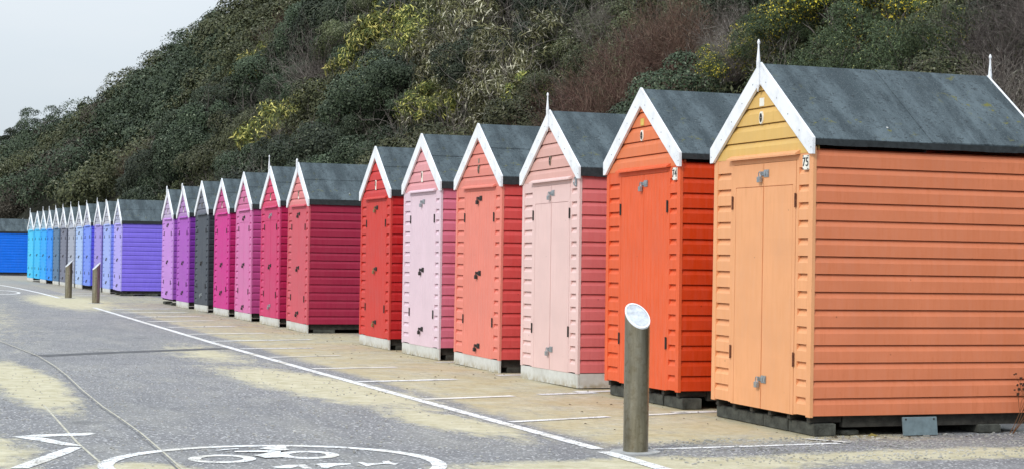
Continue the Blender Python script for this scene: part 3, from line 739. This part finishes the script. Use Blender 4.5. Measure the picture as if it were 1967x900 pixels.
def twigs_mesh(name, n, mat, spread=.9, L=1.0, w=.006, up=1.0, forks=5, seed=1):
    r = np.random.default_rng(seed); V = []; 
    def strand(p, d, L, w, k):
        pts = [p.copy()]; q = p.copy()
        for _ in range(4):
            d = d + r.normal(0, .16, 3); d[2] += .03; d /= np.linalg.norm(d); q = q+d*L/4; pts.append(q.copy())
        a = np.cross(d, r.normal(0, 1, 3)); a /= np.linalg.norm(a)+1e-9
        for i in range(4):
            w0, w1 = w*(1-.2*i), w*(1-.2*(i+1)); V.extend([pts[i]-a*w0, pts[i]+a*w0, pts[i+1]+a*w1, pts[i+1]-a*w1])
        if k:
            for _ in range(forks):
                i = r.integers(1, 5); e = d + r.normal(0, .55, 3); e[2] += .15; e /= np.linalg.norm(e); strand(pts[i], e, L*.55, w*.62, k-1)
    for _ in range(n):
        d = np.array([r.normal(0, spread), r.normal(0, spread), up]); d /= np.linalg.norm(d)
        strand(np.array([r.normal(0, .08), r.normal(0, .08), -.1]), d, L*r.uniform(.7, 1.1), w, 2)
    V = np.array(V, dtype=np.float32); m = len(V)//4
    me = bpy.data.meshes.new(name); me.vertices.add(4*m); me.vertices.foreach_set('co', V.ravel()); me.loops.add(4*m); me.loops.foreach_set('vertex_index', np.arange(4*m, dtype=np.int32))
    me.polygons.add(m); me.polygons.foreach_set('loop_start', np.arange(0, 4*m, 4, dtype=np.int32)); me.polygons.foreach_set('loop_total', np.full(m, 4, dtype=np.int32))
    me.materials.append(mat); me.update(calc_edges=True); return me

def P_(n, k, **kw): return crown_points(n, k, **kw)
VAR = {}
VAR['dark'] = [leaves_mesh('foliage', *P_(24000, 30, cs=.36), .052, .5, M['lf_dark']) for _ in range(3)]
VAR['mid'] = [leaves_mesh('foliage', *P_(20000, 40, cs=.30, stray=.35), .046, .45, M['lf_mid']) for _ in range(2)]
VAR['yel'] = [leaves_mesh('foliage', *P_(4600, 40, cs=.26, flat=1.0, stray=.6), .13, .20, M['lf_yel'], .8) for _ in range(2)]
VAR['wil'] = [leaves_mesh('foliage', *P_(3600, 50, cs=.26, flat=1.2, low=-.6, stray=.7), .15, .13, M['lf_pale'], 1.4) for _ in range(2)]
VAR['gorse'] = [leaves_mesh('foliage', *P_(13000, 34, cs=.30), .050, .48, M['lf_gorse']) for _ in range(2)]
VAR['fern'] = [leaves_mesh('foliage', *P_(16000, 40, cs=.28, stray=.4), .05, .25, M['lf_fern'], 0, .3) for _ in range(2)]
TW = {'red': [twigs_mesh('branches', 130, M['tw_red'], .75, 1.0, .006, seed=s_) for s_ in (1, 2)],
      'grey': [twigs_mesh('branches', 110, M['tw_grey'], .8, .95, .0055, seed=s_) for s_ in (3, 4)],
      'in': [twigs_mesh('branches', 14, M['tw_grey'], .7, .9, .010, forks=3, seed=s_) for s_ in (5, 6)],
      'tall': [twigs_mesh('branches', 16, M['tw_grey'], .28, 1.5, .010, forks=3, seed=s_) for s_ in (7, 8)]}
NAMES = {'dark': ('evergreen_shrub', 'shrub', 'dark evergreen shrubs on the slope'), 'mid': ('grey_green_shrub', 'shrub', 'grey-green shrubs on the slope'), 'yel': ('yellow_green_shrub', 'shrub', 'yellow-green shrubs on the slope'),
         'wil': ('willowy_shrub', 'shrub', 'pale willowy shrubs on the slope'), 'gorse': ('gorse_bush', 'gorse bush', 'flowering gorse bushes on the slope'), 'fern': ('soft_green_shrub', 'shrub', 'soft green shrubs on the slope'),
         'red': ('bare_bramble', 'bramble', 'bare red-brown brambles on the slope'), 'grey': ('leafless_shrub', 'shrub', 'leafless grey shrubs on the slope')}
LOOK = {'dark': 'dark evergreen shrub', 'mid': 'grey-green small-leaved shrub', 'yel': 'yellow-green shrub', 'wil': 'pale willowy shrub', 'gorse': 'yellow-flecked gorse bush',
        'fern': 'soft green feathery shrub', 'red': 'bare red-brown bramble thicket', 'grey': 'leafless grey twiggy shrub'}

# camera first: needed to know what the photograph can see
CAMH = 1.436
cam = bpy.data.cameras.new('camera'); co = bpy.data.objects.new('camera', cam); COL.objects.link(co); S.camera = co
cam.sensor_width = 36; cam.sensor_fit = 'HORIZONTAL'; cam.lens = 3300/1967*36; cam.clip_end = 4000; cam.clip_start = .1
Mx = Matrix.Rotation(-.3435552, 4, 'Z') @ Matrix.Rotation(math.pi/2+.0134852, 4, 'X') @ Matrix.Rotation(.0159544, 4, 'Z')
co.matrix_world = Matrix.Translation((0, 0, CAMH)) @ Mx
MI = co.matrix_world.inverted()
def px(x, y, z):
    v = MI @ Vector((x, y, z)); return 983.5+3300*v.x/-v.z, 450-3300*v.y/-v.z, -v.z

HNAME = ['apricot', 'vivid orange', 'blush pink', 'salmon', 'pale lilac-pink', 'scarlet', 'crimson-sided', 'raspberry pink', 'orchid pink', 'magenta', 'charcoal', 'violet', 'pale mauve', 'lavender', 'periwinkle', 'dusty violet', 'cornflower', 'very pale blue', 'silver-grey', 'mid grey', 'slate', 'strong azure', 'third farthest azure', 'sky blue', 'farthest sky blue']
HPX = [px(hx+1.0, hy, 3.1)[0] for hx, hy in hut_xy]
def where(x, y, z):
    u, v, d = px(x, y, z); k = min(range(len(HPX)), key=lambda q: abs(HPX[q]-u))
    lev = 'low' if v > 250 else ('midway up' if v > 120 else 'high up')
    return '%s on the slope above the %s hut' % (lev, HNAME[k])
used = []
def shrub(kind, x, y, r, dz=0, label=None):
    z = hill(x, y)-.25*r+dz
    nm, cat, grp = NAMES[kind]
    root = empty(nm, (x, y, z), random.uniform(0, 6.28), random.uniform(-.12, .12), random.uniform(-.12, .12))
    sx = r*random.uniform(.85, 1.15); root.scale = (sx, r*random.uniform(.85, 1.15), r*random.uniform(.8, 1.15))
    tag(root, label or (LOOK[kind]+' '+where(x, y, z+r)), cat, grp)
    if kind in VAR:
        o = bpy.data.objects.new('foliage', random.choice(VAR[kind])); COL.objects.link(o); o.parent = root
        b_ = random.choice(TW['tall' if kind == 'wil' else 'in'])
    else: b_ = random.choice(TW[kind])
    o = bpy.data.objects.new('branches', b_); COL.objects.link(o); o.parent = root
    used.append((x, y, r)); return root

ZN = {'yel': [(18.2, 88.8, 1.6), (15.8, 72.4, 1.6), (17.1, 70.5, 1.4), (18.9, 72.1, 1.3), (19.7, 69.2, 1.6), (19.3, 71.0, 1.5), (18.1, 58.8, 1.1), (18.6, 61.5, 1.2), (18.9, 66, 1.0), (17.6, 64.8, 1.0), (19.6, 63.4, 1.2), (20.2, 66.5, 1.1), (15.2, 49.2, 1.0), (17.2, 62.5, 1.1), (15.2, 41.5, .7)],
      'gorse': [(16.0, 59.7, .8), (15.7, 71.4, .7), (14.6, 28.2, .7), (14.8, 25.5, .8), (14.6, 23.2, .8), (14.3, 20.8, .4), (14.6, 26.4, .6), (15.3, 24.4, .8), (15.2, 26.6, .8), (13.9, 27.4, .5), (15.4, 23.3, .7), (14.9, 22.2, .6)],
      'red': [(21.6, 97.3, 1.5), (20.5, 98.8, 1.4), (21.0, 95.0, 1.4), (14.8, 33.0, 1.2), (14.4, 35.8, 1.1), (14.0, 33.0, 1.1), (15.3, 32.0, 1.1), (14.4, 30.8, 1.0), (13.2, 96.3, 1.5), (14.0, 96.2, 1.3), (12.4, 92.8, 1.3), (12.6, 95.5, 1.2), (15.0, 34.8, 1.0), (13.6, 34.6, 1.0), (13.5, 31.4, .9), (15.6, 33.3, .9), (13.2, 36.6, .8)],
      'grey': [(15.3, 29.8, .9), (13.6, 19.0, .8), (16.2, 36.3, 1.0), (13.2, 18.2, .8), (13.8, 27.2, .6), (14.2, 19.2, .7), (12.8, 17.8, .7), (14.9, 28.9, .7), (13.9, 18.2, .7), (16.5, 39.5, .9), (13.3, 40.0, .8)],
      'wil': [(17.2, 49.9, 1.5), (15.7, 49.0, 1.1), (17.6, 53.6, 1.3), (14.9, 42.1, 1.1), (16.7, 43.0, 1.2), (14.4, 45.2, 1.0), (16.3, 46.0, 1.2), (15.5, 44.0, 1.1), (14.2, 48.6, 1.0), (16.6, 52.0, 1.2), (13.8, 42.4, .9)],
      'fern': [(14.1, 23.4, .9), (14.2, 26.1, .6), (13.8, 21.4, .8), (14.8, 60.6, 1.1), (13.6, 24.5, .8), (13.6, 22.8, .7), (14.0, 20.4, .7), (13.2, 20.6, .6)]}
for k, l in ZN.items():
    for x, y, r in l: shrub(k, x, y, r*(1.15 if k != 'red' else 1.0), .45 if k != 'red' else .2)
near, far = [], []
y = 14.0
while y < 300:
    dist = max(18, y); sp = 1.35 + max(0, y-20)*.0115
    u = .3
    while u < 24:
        X = 11-dev(y)+u+random.uniform(-.4, .4)*sp; Y_ = y+random.uniform(-.45, .45)*sp
        z = hill(X, Y_); uu, v, d = px(X, Y_, z+sp*.5); _, v2, _ = px(X, Y_, z)
        if d > 5 and -160 < uu < 2130 and v2 > -90 and v < 470:
            # low ones wholly behind the huts are left out
            if z+1.2*sp > 1.8 and not (y > 84 and u < 3.2):
                (near if len(near) < 10000 and y < 96 else far).append((X, Y_, sp, d))
        u += sp*.95
    y += sp*.9
near = [q for q in near if not any((q[0]-a)**2+(q[1]-b_)**2 < (.8*c)**2 for a, b_, c in used)]
near.sort(key=lambda q: q[3])
keep = near[:400]; far += near[400:]
cnt = {}
for X, Y_, sp, d in keep:
    n_ = math.sin(X*.55+Y_*.21)+math.sin(Y_*.37+2)+random.uniform(-.6, .6)
    k = 'dark' if n_ > -.1 else 'mid'
    if random.random() < .05: k = 'grey'
    if cnt.get(k, 0) >= 285: k = 'mid' if k == 'dark' else 'dark'
    cnt[k] = cnt.get(k, 0)+1
    shrub(k, X, Y_, sp*(random.uniform(.62, .88) if random.random() < .72 else random.uniform(.95, 1.1 if d < 40 else 1.3)), .1)
print('SHRUBS individual', len(used), 'far', len(far), cnt)
# the far wood of the slope: one mass
PC, PN, PS = [], [], []
base = [P_(3800, 22, cs=.38, low=0, stray=.2) for _ in range(5)]
for X, Y_, sp, d in far:
    b0, n0 = base[random.randrange(5)]; r = sp*(random.uniform(.55, .95) if random.random() < .7 else random.uniform(1.0, 1.3)); a = random.uniform(0, 6.28); ca, sa = math.cos(a), math.sin(a)
    q = b0 @ np.array([[ca, sa, 0], [-sa, ca, 0], [0, 0, 1]]); nn = n0 @ np.array([[ca, sa, 0], [-sa, ca, 0], [0, 0, 1]])
    PC.append(q*np.array([r, r, r*random.uniform(.8, 1.15)])+np.array([X, Y_, hill(X, Y_)-.15*r])); PN.append(nn); PS.append(np.full(len(q), (.26+.055*r)*.48))
if PC:
    tt = []
    for X, Y_, sp, d in far:
        u_ = X+dev(Y_)-11
        q = math.sin(X*.4+Y_*.07)+math.sin(Y_*.11)+random.uniform(-.7, .7)
        tt.append(2 if (u_ < 7 and Y_ > 128 and q > -.5) or q > 1.75 else (0 if q > -.3 else 1))
    for flag, m_, nm, lb in ((0, M['lf_dark'], 'far_evergreen_scrub', 'dark evergreen scrub covering the far part of the slope'), (1, M['lf_mid'], 'far_grey_green_scrub', 'grey-green scrub covering the far part of the slope'),
                             (2, M['lf_brown'], 'far_brown_scrub', 'brownish leafless scrub low on the far part of the slope')):
        idx = [i for i in range(len(PC)) if tt[i] == flag]
        me = leaves_mesh('scrub', np.concatenate([PC[i] for i in idx]), np.concatenate([PN[i] for i in idx]), np.concatenate([PS[i] for i in idx]), .5, m_)
        o = bpy.data.objects.new(nm, me); COL.objects.link(o); tag(o, lb, 'scrub', kind='stuff')
# low undergrowth between the shrubs
n = 170000
yy = rng.uniform(0, 1, n)**1.5*85+13; uu = rng.uniform(.2, 13, n)
xx = np.array([11-dev(b_)+a for a, b_ in zip(uu, yy)]); zz = np.array([hill(a, b_) for a, b_ in zip(xx, yy)])+rng.uniform(0, .5, n)**1.5
me = leaves_mesh('undergrowth', np.stack([xx, yy, zz], 1), np.tile(np.array([[-.5, -.2, .8]]), (n, 1)), .11, .35, M['lf_mid'])
o = bpy.data.objects.new('undergrowth', me); COL.objects.link(o); tag(o, 'low leafy undergrowth filling the ground between the shrubs', 'undergrowth', kind='stuff')

# trees standing out on the skyline
def tree(x, y, h, r, label, kind='dark', lean=0):
    root = empty('tree', (x, y, hill(x, y)-.2)); tag(root, label, 'tree', 'trees along the crest of the slope')
    b = MB(); b.tube([(0, 0, 0), (lean*.3, 0, h*.35), (lean*.6, .1, h*.6), (lean, 0, h*.85)], [.16, .13, .09, .03], 7)
    for k in range(7):
        a = random.uniform(0, 6.28); z0 = h*random.uniform(.3, .6)
        b.tube([(lean*z0/h, 0, z0), (lean*z0/h+math.cos(a)*r*.4, math.sin(a)*r*.4, z0+h*.15), (lean*z0/h+math.cos(a)*r*.75, math.sin(a)*r*.75, z0+h*.22)], [.07, .05, .015], 5)
    b.build('trunk', M['bark'], root)
    q, nn = P_(12000, 34, cs=.30, low=-.5); q = q*np.array([r, r, h*.42])+np.array([lean, 0, h*.62])
    o = bpy.data.objects.new('crown', leaves_mesh('crown', q, nn, .19, .5, M['lf_'+kind])); COL.objects.link(o); o.parent = root
tree(17.6, 231, 7.6, 3.4, 'round dark tree at the far left of the skyline')
tree(15.2, 236, 5.4, 2.8, 'lower dark tree at the left end of the skyline, beside the round one')
tree(20.2, 190, 3.4, 1.9, 'small dark tree on the skyline notch above the blue huts')
tree(24.6, 141, 3.0, 2.0, 'dark tree on the skyline where the slope leaves the top of the picture')
tree(23.3, 146, 2.3, 1.7, 'leafy dark tree just below the highest one on the skyline')
tree(22.6, 158, 2.4, 1.6, 'low rounded tree on the skyline left of the highest two')

# ---------------------------------------------------------------- light and air
w = bpy.data.worlds.new('World'); S.world = w; w.use_nodes = True; nt = w.node_tree; nt.nodes.clear()
out = nt.nodes.new('ShaderNodeOutputWorld'); bg = nt.nodes.new('ShaderNodeBackground'); nt.links.new(bg.outputs[0], out.inputs[0])
SUN_EL, SUN_AZ = R(36), R(-122)       # azimuth measured from +Y towards +X
sky = nt.nodes.new('ShaderNodeTexSky'); sky.sky_type = 'NISHITA'; sky.sun_disc = False; sky.sun_elevation = SUN_EL; sky.sun_rotation = SUN_AZ
sky.air_density = 1; sky.dust_density = 3
tc = nt.nodes.new('ShaderNodeTexCoord'); sx = nt.nodes.new('ShaderNodeSeparateXYZ'); nt.links.new(tc.outputs['Generated'], sx.inputs[0])
mr = nt.nodes.new('ShaderNodeMapRange'); nt.links.new(sx.outputs[2], mr.inputs[0]); mr.inputs[1].default_value = .0; mr.inputs[2].default_value = .9; mr.inputs[3].default_value = 5.6; mr.inputs[4].default_value = 15.5
nz = nt.nodes.new('ShaderNodeTexNoise'); mp = nt.nodes.new('ShaderNodeMapping'); nt.links.new(tc.outputs['Generated'], mp.inputs[0]); mp.inputs['Scale'].default_value = (2, 2, 7); nt.links.new(mp.outputs[0], nz.inputs['Vector']); nz.inputs['Scale'].default_value = 2.2; nz.inputs['Detail'].default_value = 4
cr = nt.nodes.new('ShaderNodeMix'); cr.data_type = 'RGBA'; nt.links.new(nz.outputs[0], cr.inputs[0]); cr.inputs[6].default_value = (.75, .88, .99, 1); cr.inputs[7].default_value = (.97, 1.02, 1.07, 1)
vm = nt.nodes.new('ShaderNodeVectorMath'); vm.operation = 'SCALE'; nt.links.new(cr.outputs[2], vm.inputs[0]); nt.links.new(mr.outputs[0], vm.inputs[3])
mx_ = nt.nodes.new('ShaderNodeMix'); mx_.data_type = 'RGBA'; mx_.inputs[0].default_value = .90
nt.links.new(sky.outputs[0], mx_.inputs[6]); nt.links.new(vm.outputs[0], mx_.inputs[7])
nt.links.new(mx_.outputs[2], bg.inputs[0]); bg.inputs[1].default_value = .10
sl = bpy.data.lights.new('sun', 'SUN'); sl.energy = 1.5; sl.angle = R(10); sl.color = (1, .95, .88)
so = bpy.data.objects.new('sun', sl); COL.objects.link(so)
dirv = Vector((math.sin(SUN_AZ)*math.cos(SUN_EL), math.cos(SUN_AZ)*math.cos(SUN_EL), math.sin(SUN_EL)))
so.rotation_euler = dirv.to_track_quat('Z', 'Y').to_euler()
S.view_settings.view_transform = 'Standard'; S.view_settings.look = 'None'; S.view_settings.exposure = .38; S.view_settings.gamma = 1
S.render.resolution_x = 1024; S.render.resolution_y = 468
